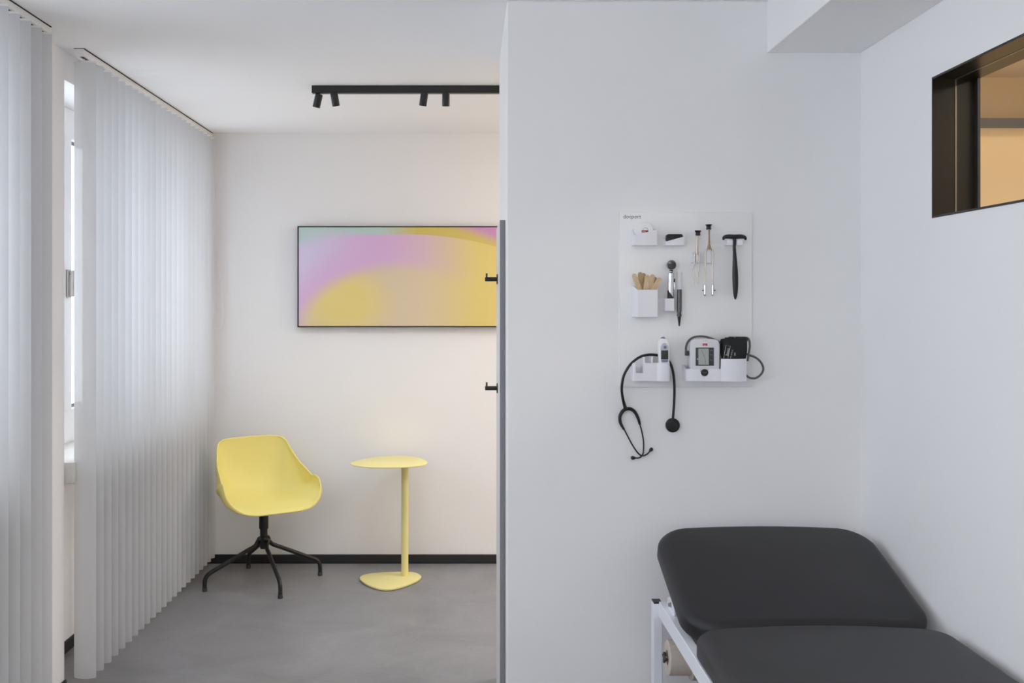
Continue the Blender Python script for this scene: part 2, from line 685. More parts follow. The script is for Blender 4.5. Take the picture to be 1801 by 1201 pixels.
# stop bead on the corridor side
fr.box(XC - .006, XC + .002, OY1 - .022, OY1 - T, OZ0 + T, OZ1 - T)
fr.build('window_frame', M['dark_frame'], root)
MB().box(1.3690, 1.3720, OY0 + .001, OY1 - .001, OZ0 + .001, OZ1 - .001).build('pane', M['glass'], root)
s = MB()
s.box(1.3688, 1.3722, OY1 - T - .0015, OY1 - T + .001, OZ0 + T, OZ1 - T)
s.box(1.3688, 1.3722, OY0 + T, OY1 - T, OZ1 - T - .0012, OZ1 - T + .001)
s.build('seal', M['alu'], root)

# corridor behind the interior window
YC = 4.36
struct(MB().box(XC, XF, YC, YC + .12, 0, CEIL).build('wall_corridor_end', M['beige']))
struct(MB().box(XF, XF + .15, Y0, YB, 0, CEIL).build('wall_corridor_side', M['beige']))
struct(MB().box(XC, XF, Y0, YC, CEIL - .002, CEIL - .0005).build('ceiling_corridor', M['beige']))
# bulkhead along the right wall
struct(MB().box(U(1348.6, YP), XR, Y0, YP, W(93, YP), CEIL - .0005, 0.002, 1).build('trim_1', M['wall']))
# skirting boards
struct(MB().box(XL + .002, XF, YB - .014, YB, 0, .053, .003, 1).build('baseboard_back', M['black_trim']))
struct(MB().box(XL, XL + .012, 3.32, 3.893, 0, .053, .003, 1).build('baseboard_left', M['black_trim']))
struct(MB().box(-1.79, -1.778, 3.897, 5.698, 0, .053, .003, 1).build('baseboard_niche', M['black_trim']))
struct(MB().box(XP, XR, YP - .012, YP, 0, .053, .003, 1).build('baseboard_partition', M['black_trim']))
struct(MB().box(XR - .012, XR, Y0, YP - .012, 0, .053, .003, 1).build('baseboard_right', M['black_trim']))

# linear wall lamp seen through the interior window
zl1, zl0 = W(217, YC), W(234, YC)
lamp = thing('linear_wall_lamp', 'grey linear lamp on the beige corridor wall behind the black interior window', 'lamp', ((XC + XF) / 2, YC, zl0))
lh = MB()
lh.box(XC + .02, XF - .1, YC - .125, YC - .122, zl0, zl1)
lh.box(XC + .02, XF - .1, YC - .122, YC, zl0 + .026, zl1)
lh.build('lamp_housing', M['grey_bar'], lamp)
MB().box(XC + .03, XF - .11, YC - .116, YC - .098, zl0 + .020, zl0 + .0265).build('light_strip', M['led'], lamp)

# ================================================================ VERTICAL BLINDS
RX0, RX1 = -1.560, -1.522


def headrail(y0, y1, parent):
    m = MB()
    zb = CEIL - .027
    m.prism([(RX0, y0 + .012, zb), (RX0, y0 + .012, CEIL - .002), (RX1 - .010, y0, CEIL - .002), (RX1, y0 + .016, CEIL - .004), (RX1, y0 + .016, zb)][:0] or
            [(RX0, y0, zb), (RX1, y0, zb), (RX1, y0, CEIL - .004), (RX1 - .003, y0, CEIL - .0015), (RX0, y0, CEIL - .0015)], (0, y1 - y0, 0))
    r = m.build('headrail', M['rail'], parent)
    MB().box(RX0 + .013, RX1 - .011, y0 + .02, y1 - .02, zb - .0008, zb + .001).build('channel', M['rail_shadow'], r)  # flat dark strip on a solid rail; channel shade put into its colour
    MB().box(RX0 - .001, RX1 + .003, y0 - .004, y1 + (.0 if y1 < 5 else -.002), CEIL - .0015, CEIL - .0001).build('mounting_strip', M['rail_shadow'], r)  # thin strip under the ceiling in the same shade colour
    e = MB()
    e.box(RX0 - .001, RX1 + .001, y0 - .006, y0 + .001, zb - .001, CEIL - .0015, .002, 1)
    e.build('end_cap', M['clip'], r)
    return r


def slat_mesh():
    m = MB()
    w2, zt, zb = .0445, 2.519, .043
    cols = 9
    rows = []
    zs = [zb, zb + .002, zb + .006, zb + .03, .3, .8, 1.3, 1.8, 2.3, zt]
    for z in zs:
        r = []
        inset = {0: .006, 1: .002, 2: 0}.get(zs.index(z), 0)
        for k in range(cols):
            t = k / (cols - 1) * 2 - 1
            x = t * (w2 - inset)
            r.append((x, -.009 * (1 - t * t), z))
        rows.append(r)
    m.grid(rows)
    bm = m.bm
    for f in bm.faces:
        f.smooth = True
    me = bpy.data.meshes.new('slat')
    bm.to_mesh(me)
    bm.free()
    me.materials.append(M['slat'])
    return me


def clip_mesh():
    m = MB()
    m.prism([(x, y, 2.516) for x, y in ((-.010, -.0108), (.010, -.0104), (.030, -.0064), (.0432, -.0022), (.0432, .0016), (.030, -.0026), (.010, -.0066), (-.010, -.0070))], (0, 0, .007))
    m.tube([(0, -.0088, 2.519), (0, -.006, 2.533)], .0015, 8)
    bm = m.bm
    bmesh.ops.recalc_face_normals(bm, faces=list(bm.faces))
    me = bpy.data.meshes.new('hanger_clip')
    bm.to_mesh(me)
    bm.free()
    me.materials.append(M['clip'])
    return me


SL, CL = slat_mesh(), clip_mesh()


def add_slats(root, ys, rots):
    off = world_loc(root)
    for y, r in zip(ys, rots):
        s_ = bpy.data.objects.new('slat', SL)
        COL.objects.link(s_)
        s_.parent = root
        s_.location = Vector((-1.5405, y, 0)) - off
        s_.rotation_euler = (0, 0, r)
        c_ = bpy.data.objects.new('hanger_clip', CL)
        COL.objects.link(c_)
        c_.parent = s_


b2 = thing('vertical_blind', 'white vertical blind beside the yellow chair, reaching the back wall', 'blind', (-1.541, 4.85, .043), 'vertical blinds along the windows')
headrail(3.873, YB - .004, b2)
ys2 = [3.93 + i * .0834 for i in range(23)]
add_slats(b2, ys2, [random.uniform(-.03, .05) for _ in ys2])
ch = crom([P(377.5, 243, 5.79), P(379, 330, 5.79), P(380.5, 430, 5.79), P(388, 500, 5.79), P(392, 540, 5.79), P(391, 566, 5.79), P(384, 578, 5.79), P(378, 574, 5.79), P(376, 540, 5.79), P(376, 400, 5.79), P(376, 243, 5.79)], 10)
MB().tube(ch, .0016, 6).build('pull_cord', M['clip'], b2)

b1 = thing('vertical_blind', 'white vertical blind at the left edge, cut off by the frame', 'blind', (-1.541, 2.6, .043), 'vertical blinds along the windows')
rl = MB()
zb = CEIL - .027
r1 = headrail(1.70, 3.566, b1)
MB().box(RX0 - .001, RX1 + .001, 3.566, 3.572, zb - .001, CEIL - .0015, .002, 1).build('end_cap', M['clip'], r1)
ys1 = [3.515 - i * .084 for i in range(21)]
add_slats(b1, ys1, [random.uniform(-.03, .05) for _ in ys1])
bd = MB()
for k in range(150):
    z = CEIL - .034 - k * .006
    bd.lathe((RX1 + .0015, 3.558, z), (0, 0, 1), [(0, -.0022), (.0019, -.0009), (.0019, .0009), (0, .0022)], 6)
bd.tube([(RX1 + .0015, 3.558, CEIL - .028), (RX1 + .0015, 3.558, CEIL - .034 - 150 * .006)], .0006, 5)
bd.build('bead_chain', M['clip'], b1)

# ================================================================ WALL PICTURE
d_ = YB - .04
px0, px1 = U(523, d_), U(523, d_) + 1.24
pz1, pz0 = W(397.5, d_), W(575.5, d_)
pic = thing('wall_picture', 'wide abstract picture of pink, yellow and teal clouds on the back wall', 'picture', ((px0 + px1) / 2, YB, pz0))
f_ = MB()
t_ = .0045
f_.box(px0, px1, d_, YB, pz1 - t_, pz1, .001, 1)
f_.box(px0, px1, d_, YB, pz0, pz0 + t_, .001, 1)
f_.box(px0, px0 + t_, d_, YB, pz0 + t_, pz1 - t_, .001, 1)
f_.box(px1 - t_, px1, d_, YB, pz0 + t_, pz1 - t_, .001, 1)
f_.build('frame', M['black_metal'], pic)
cx, cz = (px0 + px1) / 2, pz0
art = art_mat(px0 - cx, px1 - cx, 0, pz1 - pz0)
MB().box(px0 + t_ + .0015, px1 - t_ - .0015, d_ + .002, YB - .005, pz0 + t_ + .0015, pz1 - t_ - .0015, .004, 3).build('canvas', art, pic)

# ================================================================ TRACK AND SPOTLIGHTS
dT = F * (CEIL - H) / (VY - 150)
tz0 = W(163, dT)
MBt = MB().box(U(548, dT), 0.95, dT, dT + .034, tz0, CEIL - .0005, .0015, 1)
track = MBt.build('light_track', M['black_metal'], None, base=(U(548, dT) + .8, dT + .017, CEIL))
tag(track, 'black lighting track on the alcove ceiling carrying four spotlights', 'light track')


def spot(xt, yt, xb, yb, label, fwd=0.0):
    dc = dT + .017
    top = P(xt, yt, dc)
    bot = P(xb, yb, dc) + Vector((0, fwd, 0))
    ax = (bot - top).normalized()
    Ln = (bot - top).length
    jx = top.x - ax.x * .0
    root = thing('track_spotlight', label, 'spotlight', (jx, dc, tz0), 'spotlights on the ceiling track')
    MB().tube([(jx, dc, tz0 + .001), (jx, dc, top.z - .012)], .006, 12).build('swivel_joint', M['black_metal'], root)
    r = 13.2 * dc / F / 2
    MB().lathe(top, ax, [(0, 0), (r * .9, 0), (r, .002), (r, Ln - .001), (r * .96, Ln), (r * .8, Ln), (r * .78, Ln - .006), (0, Ln - .006)], 36).build('lamp_head', M['black_metal'], root)
    MB().lathe(top + ax * (Ln - .0058), ax, [(0, 0), (r * .74, 0), (r * .74, .001), (0, .001)], 24).build('lens', M['lamp_lens'], root)
    l = bpy.data.lights.new('spot_beam', 'SPOT')
    l.energy = 8
    l.color = (.93, .96, 1.0)
    l.spot_size = math.radians(110)
    l.spot_blend = 1.0
    l.shadow_soft_size = .015
    lo = bpy.data.objects.new('spot_beam', l)
    COL.objects.link(lo)
    lo.parent = root
    lo.location = top + ax * (Ln + .004) - Vector(root.location)
    lo.rotation_euler = ax.to_track_quat('-Z', 'Y').to_euler()
    return root


def c5(x, y): return (500 + x / 4.0025, 120 + y / 4.0025)


spot(*c5(246, 182), *c5(222, 272), 'leftmost black track spotlight, at the track end, tilted outward to the left', .012)
spot(*c5(348, 166), *c5(363, 264), 'black track spotlight second from the left, tilted slightly right', .01)
spot(*c5(989, 166), *c5(974, 262), 'black track spotlight third from the left, tilted slightly left', .01)
spot(*c5(1138, 168), *c5(1137, 265), 'black track spotlight nearest the partition, hanging straight down', .01)

# ================================================================ COAT PANEL AND HOOKS
yA = XP * F / (889 - VX)
xA = U(879.3, yA)
yE = xA * F / (873.2 - VX)
zP = W(387, yA)
rack = thing('coat_rack', 'slim pale coat rack panel with grey edge and two black hooks beside the picture', 'coat rack', ((xA + XP) / 2, (yA + yE) / 2, 0))
MB().box(xA, XP - .0008, yA + .0015, yE, 0.0, zP).build('panel', M['panel_white'], rack)
MB().box(xA, XP - .0008, yA, yA + .0015, 0.0, zP).build('edge_band', M['panel_edge'], rack)


def hook(yc, label):
    dh = xA * F / (875.2 - VX)
    z = W(yc, dh)
    m = MB()
    m.lathe((xA, dh, z), (-1, 0, 0), [(0, 0), (.008, 0), (.008, .045), (.007, .047), (0, .047)], 20)
    h = m.build('coat_hook', M['black_metal'], rack)
    h['label'] = label
    MB().lathe((xA, dh, z), (-1, 0, 0), [(0, 0), (.019, 0), (.019, .003), (.018, .004), (0, .004)], 28).build('wall_plate', M['black_metal'], h)
    MB().lathe((xA - .041, dh, z + .005), (0, 0, 1), [(0, 0), (.0035, 0), (.0035, .016), (.0028, .017), (0, .017)], 14).build('pin', M['black_metal'], h)


hook(491, 'upper black coat hook, in front of the picture')
hook(682.5, 'lower black coat hook, below the picture')

# ================================================================ YELLOW CHAIR
CC = Vector((-1.13, 5.41, 0))
FEET = [G(360, 1040, 0.0), G(493, 1052, 0.0), G(563, 1012, 0.0), G(437, 999, 0.0)]
CC = sum(FEET, Vector()) / 4
chair = thing('swivel_chair', 'yellow tub chair on a black four-star base beside the blind', 'chair', CC)
YAW = math.radians(31)
fwd = Vector((math.sin(YAW), -math.cos(YAW), 0))
sid = Vector((math.cos(YAW), math.sin(YAW), 0))


def cl(s_, f, z): return CC + sid * s_ + fwd * f + Vector((0, 0, z))


# rows from the top of the back to the front lip: centre (f,z), rim (s,f,z)
rowsC = [(-.232, .785), (-.229, .74), (-.222, .67), (-.205, .59), (-.178, .52), (-.130, .468), (-.07, .448), (.01, .442), (.08, .440), (.14, .441), (.19, .440), (.225, .436), (.246, .427)]
rowsR = [(.160, -.210, .777), (.197, -.190, .757), (.214, -.155, .712), (.232, -.085, .655), (.247, .010, .614), (.256, .070, .587), (.260, .082, .589), (.264, .122, .589), (.267, .150, .570), (.259, .182, .520), (.224, .210, .472), (.168, .236, .440), (.105, .247, .430)]
nC = crom([Vector((a[0], a[1], 0)) for a in rowsC], 4)
nR = crom([Vector(a) for a in rowsR], 4)
NT = 33
rows = []
for c_, r_ in zip(nC, nR):
    row = []
    for k in range(NT):
        t = k / (NT - 1) * 2 - 1
        a = abs(t)
        ph = a * PI / 2
        s_ = (math.sin(ph) ** .92 * r_.x + .026 * max(0, math.sin(PI * a ** 1.7)) * max(0, min(1, (c_.x + .235) * 8))) * (1 if t >= 0 else -1)
        g = (1 - math.cos(ph)) ** 1.12
        f = c_.x + (r_.y - c_.x) * g
        z = c_.y + (r_.z - c_.y) * g
        row.append(cl(s_, f, z))
    rows.append(row)
# round the two top corners
n_top = 5
m = MB()
vs = m.grid(rows)
bm = m.bm
bmesh.ops.recalc_face_normals(bm, faces=list(bm.faces))
shell = m.build('seat_shell', M['yellow'], chair, smooth=80, recalc=False)
so = shell.modifiers.new('thickness', 'SOLIDIFY')
so.thickness = .009
so.offset = 0
bv = shell.modifiers.new('round', 'SUBSURF')
bv.levels = 1
bv.render_levels = 1
MB().lathe(CC + Vector((0, 0, .30)), (0, 0, 1), [(0, 0), (.0245, 0), (.0255, .002), (.0255, .137), (0, .137)], 32).build('column_sleeve', M['black_metal'], chair)
MB().lathe(CC + Vector((0, 0, .19)), (0, 0, 1), [(0, 0), (.018, 0), (.0205, .004), (.0205, .115), (0, .115)], 32).build('column', M['black_metal'], chair)
MB().lathe(CC + Vector((0, 0, .425)), (0, 0, 1), [(0, 0), (.05, 0), (.075, .008), (.08, .012), (0, .012)], 32).build('mounting_plate', M['black_metal'], chair)
for i, ft in enumerate(FEET):
    v = (ft - CC)
    R = v.length
    u = v.normalized()
    tn = Vector((-u.y, u.x, 0)) * (1 if i % 2 else -1)
    pts = [CC + tn * .024 - u * .010 + Vector((0, 0, .250)), CC + tn * .022 + u * .018 + Vector((0, 0, .240))]
    for q in (.15, .3, .5, .7, .88):
        pts.append(CC + u * R * q + tn * .012 * max(0, .4 - q) + Vector((0, 0, .232 - .150 * q)))
    pts += [CC + u * (R * .95) + Vector((0, 0, .086)), CC + u * (R * .99) + Vector((0, 0, .066)), CC + u * R + Vector((0, 0, .040)), CC + u * R + Vector((0, 0, .012))]
    leg = MB().tube(crom(pts, 6), .0115, 14).build('leg', M['black_metal'], chair)
    MB().lathe(CC + u * R, (0, 0, 1), [(0, 0), (.0125, 0), (.0135, .003), (.0128, .020), (0, .020)], 18).build('rubber_foot', M['rubber'], leg)

# ================================================================ SIDE TABLE
def c4(x, y): return (340 + x / 3.6386, 740 + y / 3.6386)


tz = .650
stem = G(712, 1011.5, .012)
tab = thing('side_table', 'pale yellow pebble-shaped side table next to the yellow chair', 'table', (stem.x, stem.y, 0))
topo = [(1006, 272), (1040, 256), (1110, 240), (1200, 228), (1300, 222), (1390, 226), (1460, 240), (1498, 262), (1480, 279), (1420, 289), (1330, 295), (1230, 297), (1120, 295), (1040, 285)]
lp = crom_closed([G(*c4(*p), tz) for p in topo], 6)
MB().prism(lp, (0, 0, -.007), .002, 2).build('table_top', M['yellow_metal'], tab)
baso = [(1065, 1005), (1085, 986), (1150, 973), (1250, 967), (1350, 965), (1420, 970), (1452, 986), (1458, 1000), (1430, 1022), (1370, 1047), (1310, 1066), (1250, 1076), (1185, 1071), (1120, 1049), (1080, 1025)]
lb = crom_closed([G(*c4(*p), .012) for p in baso], 6)
MB().prism(lb, (0, 0, -.010), .002, 2).build('base_plate', M['yellow_metal'], tab)
lb2 = [Vector((stem.x, stem.y, 0)) + (Vector((p.x, p.y, 0)) - Vector((stem.x, stem.y, 0))) * .96 for p in lb]
MB().prism([p + Vector((0, 0, .0)) for p in lb2], (0, 0, .0025)).build('felt_pad', M['rubber'], tab)
MB().lathe((stem.x, stem.y, .011), (0, 0, 1), [(0, 0), (.0205, 0), (.0200, .002), (.0200, tz - .0175), (0, tz - .0175)], 32).build('column', M['yellow_metal'], tab)

# ================================================================ INSTRUMENT BOARD
BF = YP - .012      # front face of the board
bx0, bx1, bz1, bz0 = U(1089.5, BF), U(1322.5, BF), W(373, BF), W(680.5, BF)
board = thing('instrument_board', 'white acrylic instrument board mounted on the partition wall', 'board', ((bx0 + bx1) / 2, YP, bz0))
MB().box(bx0, bx1, BF, YP - .001, bz0, bz1, .0015, 2).build('panel', M['board'], board)
text('docport', 0.0182, (U(1096, BF), BF - .0002, W(384, BF)), M['print_dark'], board, 'printed_lettering', bold=-.0001)


def holder(name, label, x0, x1, zb, zfl, zfr, zbk, depth, th=.0025, rnd=.004, slopes=True, group='white holders on the instrument board'):
    """open pocket; front face at BF-depth, world x/z"""
    yf = BF - depth
    n = 4
    path, zt = [], []
    path += [(x0, BF - .003), (x0, yf + rnd)]
    zt += [zbk, zfl]
    for k in range(1, n):
        a = PI + (PI / 2) * k / n
        path.append((x0 + rnd + rnd * math.cos(a), yf + rnd + rnd * math.sin(a)))
        zt.append(zfl)
    path += [(x0 + rnd, yf), (x1 - rnd, yf)]
    zt += [zfl, zfr]
    for k in range(1, n):
        a = -PI / 2 + (PI / 2) * k / n
        path.append((x1 - rnd + rnd * math.cos(a), yf + rnd + rnd * math.sin(a)))
        zt.append(zfr)
    path += [(x1, yf + rnd), (x1, BF - .003)]
    zt += [zfr, zbk]
    m = MB()
    m.wallstrip(path, zb, zt, th)
    m.box(x0, x1, BF - .003, BF - .0003, zb, zbk)
    o = m.build(name, M['holder'], None, base=((x0 + x1) / 2, BF, zb))
    return tag(o, label, 'holder', group)


# tape measure and its holder
dp = .042
df = BF - dp
holder('instrument_holder', 'white slanted holder with the round tape measure, top left of the board', U(1115, df), U(1156.5, df), W(431.3, df), W(413.2, df), W(404, df), W(403.5, BF), dp)
dm = BF - .022
c_ = P(1131.5, 407, dm)
tape = thing('tape_measure', 'round white tape measure with red mark in the top left holder', 'tape measure', c_ + Vector((0, 0, -.031)))
MB().lathe(c_ + Vector((0, .011, 0)), (0, -1, 0), [(0, 0), (.027, 0), (.031, .003), (.031, .018), (.028, .0215), (.020, .0228), (0, .0234)], 48).build('case', M['white'], tape)
MB().lathe(c_ + Vector((.0045, -.0122, .003)), (0, -1, 0), [(.0088, 0), (.0088, .0004), (.0078, .0004), (.0078, 0)], 32, False).build('printed_ring', M['print_grey'], tape)
y_ = dm - .0132
MB().box(U(1128.5, y_), U(1140.2, y_), y_, y_ + .0006, W(409.3, y_), W(405, y_)).build('red_mark', M['red'], tape)
text('seca', .0072, (U(1129.2, y_), y_ - .0004, W(408.6, y_)), M['print_white'], tape, 'printed_lettering', bold=.0001)

# small slanted holder with the black case
dp = .034
df = BF - dp
holder('instrument_holder', 'small white slanted holder with a black wedge, second from top left', U(1171, df), U(1203.5, df), W(431.3, df), W(424.3, df), W(416.3, df), W(419, BF), dp, .002, .003)
yb_ = BF - .028
lp = [P(1172.5, 428, yb_), P(1201.5, 428, yb_), P(1201.8, 415.6, yb_), P(1199.5, 411.6, yb_), P(1175.5, 411.6, yb_), P(1172.6, 413.6, yb_)]
bc = MB().prism(lp, (0, .020, 0), .0012, 2).build('pinwheel_case', M['black'], None, base=P(1187, 428, yb_ + .01))
tag(bc, 'flat black plastic case tucked into the small slanted holder', 'case')

# box with the wooden spatulas
dp = .060
df = BF - dp
hb = MB()
x0b, x1b = U(1111.7, BF - .01), U(1157.8, df) + .001
x0f, x1f = U(1121.5, df), U(1157.5, df)
zbm = W(557.2, df)
path = [(x0b, BF - .003), (x0b, BF - .03), (x0f, df), (x1f - .003, df), (x1f, df + .004), (x1f, BF - .003)]
zt = [W(503, BF - .01), W(503.4, BF - .03), W(509.5, df), W(509.5, df), W(509.3, df), W(504, BF)]
hb.wallstrip(path, zbm, zt, .0025)
hb.box(x0b, x1f, BF - .003, BF - .0003, zbm, W(503, BF))
tag(hb.build('instrument_holder', M['holder'], None, base=((x0b + x1f) / 2, BF, zbm)), 'white box holder filled with wooden tongue depressors', 'holder', 'white holders on the instrument board')


def c8(x, y): return (1100 + x / 8.58, 450 + y / 8.58)


STK = [((125, 268), (222, 520), .046, 'fanned furthest left in the white box', 0), ((222, 243), (236, 520), .032, 'standing tallest at the back of the white box', 1),
       ((276, 258), (252, 520), .022, 'half hidden just right of the tallest one', 1), ((333, 288), (303, 520), .046, 'upright in the front middle of the box', 0),
       ((411, 276), (384, 520), .044, 'right of the middle with a flat pale face', 0), ((446, 312), (400, 520), .026, 'peeking out behind the pale one right of the middle', 1),
       ((532, 330), (408, 525), .050, 'leaning furthest right over the box corner', 2)]
for (a, b_, dep, lab, kind) in STK:
    d_s = BF - dep
    A, B = P(*c8(*a), d_s), P(*c8(*b_), d_s)
    ax = (A - B).normalized()
    sd = Vector((ax.z, 0, -ax.x))
    hw = .0078
    B = B - ax * .022
    lp = []
    tip = A - ax * hw
    lp += [B - sd * hw, B + sd * hw]
    for k in range(0, 11):
        t = PI * k / 10
        lp.append(tip + sd * hw * math.cos(t) + ax * hw * math.sin(t))
    o = MB().prism(lp, (0, .0016, 0)).build('tongue_depressor', M['wood_dark'] if kind == 1 else M['wood'], None, base=B)
    tag(o, 'wooden tongue depressor ' + lab, 'tongue depressor', 'wooden tongue depressors in the box')

# otoscope and cup
dp = .036
df = BF - dp
holder('instrument_holder', 'small white cup holder under the otoscope', U(1169.6, df), U(1186.4, df), W(546.7, df), W(524.8, df), W(524.8, df), W(524.8, BF), dp, .002, .003)
yo = BF - .019
oto = thing('otoscope', 'chrome and black otoscope standing in a small white cup', 'otoscope', P(1178.5, 545, yo))
a0, a1 = P(1178.6, 543, yo), P(1180.2, 482, yo)
ax = (a1 - a0).normalized()
Lh = (a1 - a0).length
rr = 5.6 * yo / F
hg = MB()
N = 28
u = Vector((1, 0, 0)); u = (u - ax * u.dot(ax)).normalized(); v = ax.cross(u)
# black grip ends in a diagonal line on the chrome sleeve
ring0, ring1, ring2 = [], [], []
for k in range(N):
    th_ = 2 * PI * k / N
    cx_, cy_ = math.cos(th_), math.sin(th_)
    dirv = u * cx_ + v * cy_
    hcut = Lh * (.42 - .12 * cx_)
    ring0.append(a0 + dirv * rr)
    ring1.append(a0 + dirv * rr + ax * hcut)
    ring2.append(a0 + dirv * rr * .94 + ax * Lh)
hg.grid([ring0, ring1], True)
hg.bm.faces.new([hg.bm.verts[k] for k in range(0)]) if False else None
hg.build('grip', M['black'], oto)
hs = MB()
vs = hs.grid([ring1, ring2], True)
hs.bm.faces.new(vs[-1])
hs.build('handle_sleeve', M['chrome'], oto)
bt = P(1186.2, 493, yo)
MB().box(bt.x - .004, bt.x + .0015, yo - .004, yo + .004, bt.z - .006, bt.z + .006, .001, 2).build('switch', M['black'], oto)
cp_ = P(1185.5, 506, yo)
MB().tube([P(1186, 497, yo), P(1186.6, 503, yo), P(1185.4, 510, yo)], .0012, 8).build('clip', M['chrome'], oto)
MB().lathe(a1, ax, [(0, 0), (rr * .95, 0), (rr * .98, .001), (rr * .98, .003), (rr * .9, .0035), (rr * .55, .006), (rr * .5, .010), (0, .010)], 28).build('collar', M['chrome'], oto)
hc = P(1181, 466, yo)
MB().lathe(hc + Vector((.002, .013, 0)), (-.15, -1, 0), [(0, -.004), (.008, -.004), (.0140, .004), (.0158, .012), (.0158, .020), (.0150, .022), (0, .022)], 32).build('head', M['black'], oto)
MB().lathe(hc + Vector((-.0012, -.0078, -.0012)), (-.15, -1, 0), [(.0148, 0), (.0153, .002), (.0149, .0035), (.0141, .0035), (.0138, .0015)], 32, False).build('lens_ring', M['alu'], oto)
MB().lathe(hc + Vector((-.0014, -.0098, -.0012)), (-.15, -1, 0), [(.0140, 0), (.009, .0008), (0, .0014)], 28).build('lens', M['lens'], oto)
MB().tube([hc + Vector((0, 0, -.010)), a1 + ax * .006], .0055, 16).build('neck', M['black'], oto)

# specula dispenser
yd = BF - .018
spd = thing('specula_dispenser', 'clear tube dispenser of grey ear specula right of the otoscope', 'dispenser', P(1194, 574, yd))
rd = 5.2 * yd / F
MB().tube([P(1195.2, 478, yd), P(1194.8, 557, yd)], rd, 24, cap=False).build('clear_tube', M['smoke'], spd)
stk = MB()
for k in range(9):
    y0 = 509 + k * 4.4
    p = P(1195 - k * .03, y0, yd)
    stk.lathe(p, (0, 0, -1), [(0, 0), (rd * .80, 0), (rd * .80, .005), (rd * .62, .0095), (0, .0095)], 20)
stk.build('specula_stack', M['specula'], spd)
MB().lathe(P(1194.6, 548, yd), (0, 0, -1), [(0, 0), (rd * .62, 0), (rd * .66, .010), (rd * .80, .0105), (rd * .80, .014), (rd * .62, .0145), (rd * .34, .038), (rd * .26, .048), (0, .048)], 24).build('speculum', M['black'], spd)
MB().box(U(1191, BF), U(1198, BF), BF - .018 + rd * .9, BF - .0003, W(545, BF), W(512, BF), .001, 1).build('mount', M['holder'], spd)


# tuning forks and holder
def c6(x, y): return (1200 + x / 8.0077, 380 + y / 8.0077)


yf_ = BF - .026
fh = MB()
lp = [P(*c6(341, 655), yf_ + .003)] + [P(*c6(380 + 40 * math.cos(PI - PI * k / 12), 515 - 40 * math.sin(PI * k / 12)), yf_ + .003) for k in range(13)] + [P(*c6(419, 655), yf_ + .003)]
fh.prism(lp, (0, BF - .0003 - yf_ - .003, 0), .001, 1)
fh.prism([P(*c6(190, 655), yf_), P(*c6(230, 655), yf_), P(*c6(230, 540), yf_), P(*c6(210, 530), yf_), P(*c6(190, 540), yf_)], (0, BF - .0003 - yf_, 0), .0008, 1)
fh.box(U(1218.5, yf_), U(1220.5, yf_), yf_, BF - .0003, W(462, yf_), W(447.5, yf_))
fh.box(U(1217, BF - .012), U(1254, BF - .012), BF - .010, BF - .0003, W(461.5, BF - .012), W(443, BF - .012))
tag(fh.build('fork_holder', M['holder'], None, base=P(1235, 462, BF)), 'white two-pronged holder behind the tuning forks', 'holder', 'white holders on the instrument board')


def ribbon_path(pts, r, mbx, d):
    mbx.tube(crom([P(*c6(*p), d) for p in pts], 6), r, 10)


fk1 = thing('tuning_fork', 'smaller silver tuning fork with a black foot, left of the pair', 'tuning fork', P(1224, 499, yf_), 'tuning forks on the board')
MB().lathe(P(*c6(220, 203), yf_), (0, 0, -1), [(0, 0), (.0102, 0), (.0105, .002), (.0078, .006), (.0072, .008), (.0082, .014), (.0078, .0168), (0, .0168)], 24).build('foot', M['black'], fk1)
MB().tube([P(*c6(214, 270), yf_), P(*c6(211, 400), yf_), P(*c6(208, 480), yf_), P(*c6(207, 525), yf_), P(*c6(205, 540), yf_)], [.0030, .0034, .0042, .0058, .0062], 14, flat=.7).build('stem', M['fork'], fk1)
pr = MB()
ribbon_path([(208, 520), (185, 525), (172, 545), (170, 600), (168, 660), (158, 780), (152, 880), (151, 952)], .0019, pr, yf_ - .001)
ribbon_path([(208, 520), (228, 525), (238, 545), (236, 600), (233, 660), (226, 780), (218, 880), (217, 952)], .0019, pr, yf_ - .001)
pr.build('prongs', M['fork'], fk1)

fk2 = thing('tuning_fork', 'taller steel tuning fork with weighted tips, right of the pair', 'tuning fork', P(1247, 520, yf_), 'tuning forks on the board')
MB().lathe(P(*c6(372, 117), yf_), (0, 0, -1), [(0, 0), (.0102, 0), (.0105, .002), (.0078, .006), (.0072, .008), (.0082, .014), (.0078, .0170), (0, .0170)], 24).build('foot', M['black'], fk2)
MB().tube([P(*c6(374, 185), yf_), P(*c6(376, 300), yf_), P(*c6(377, 400), yf_), P(*c6(378, 445), yf_), P(*c6(379, 470), yf_)], [.0032, .0032, .0042, .0068, .0088], 14, flat=.6).build('stem', M['fork_dark'], fk2)
pr = MB()
ribbon_path([(379, 455), (345, 470), (328, 500), (325, 560), (325, 660), (322, 800), (321, 965)], .0021, pr, yf_ - .002)
ribbon_path([(379, 455), (412, 470), (428, 500), (431, 560), (430, 660), (428, 800), (428, 965)], .0021, pr, yf_ - .002)
pr.build('prongs', M['fork'], fk2)
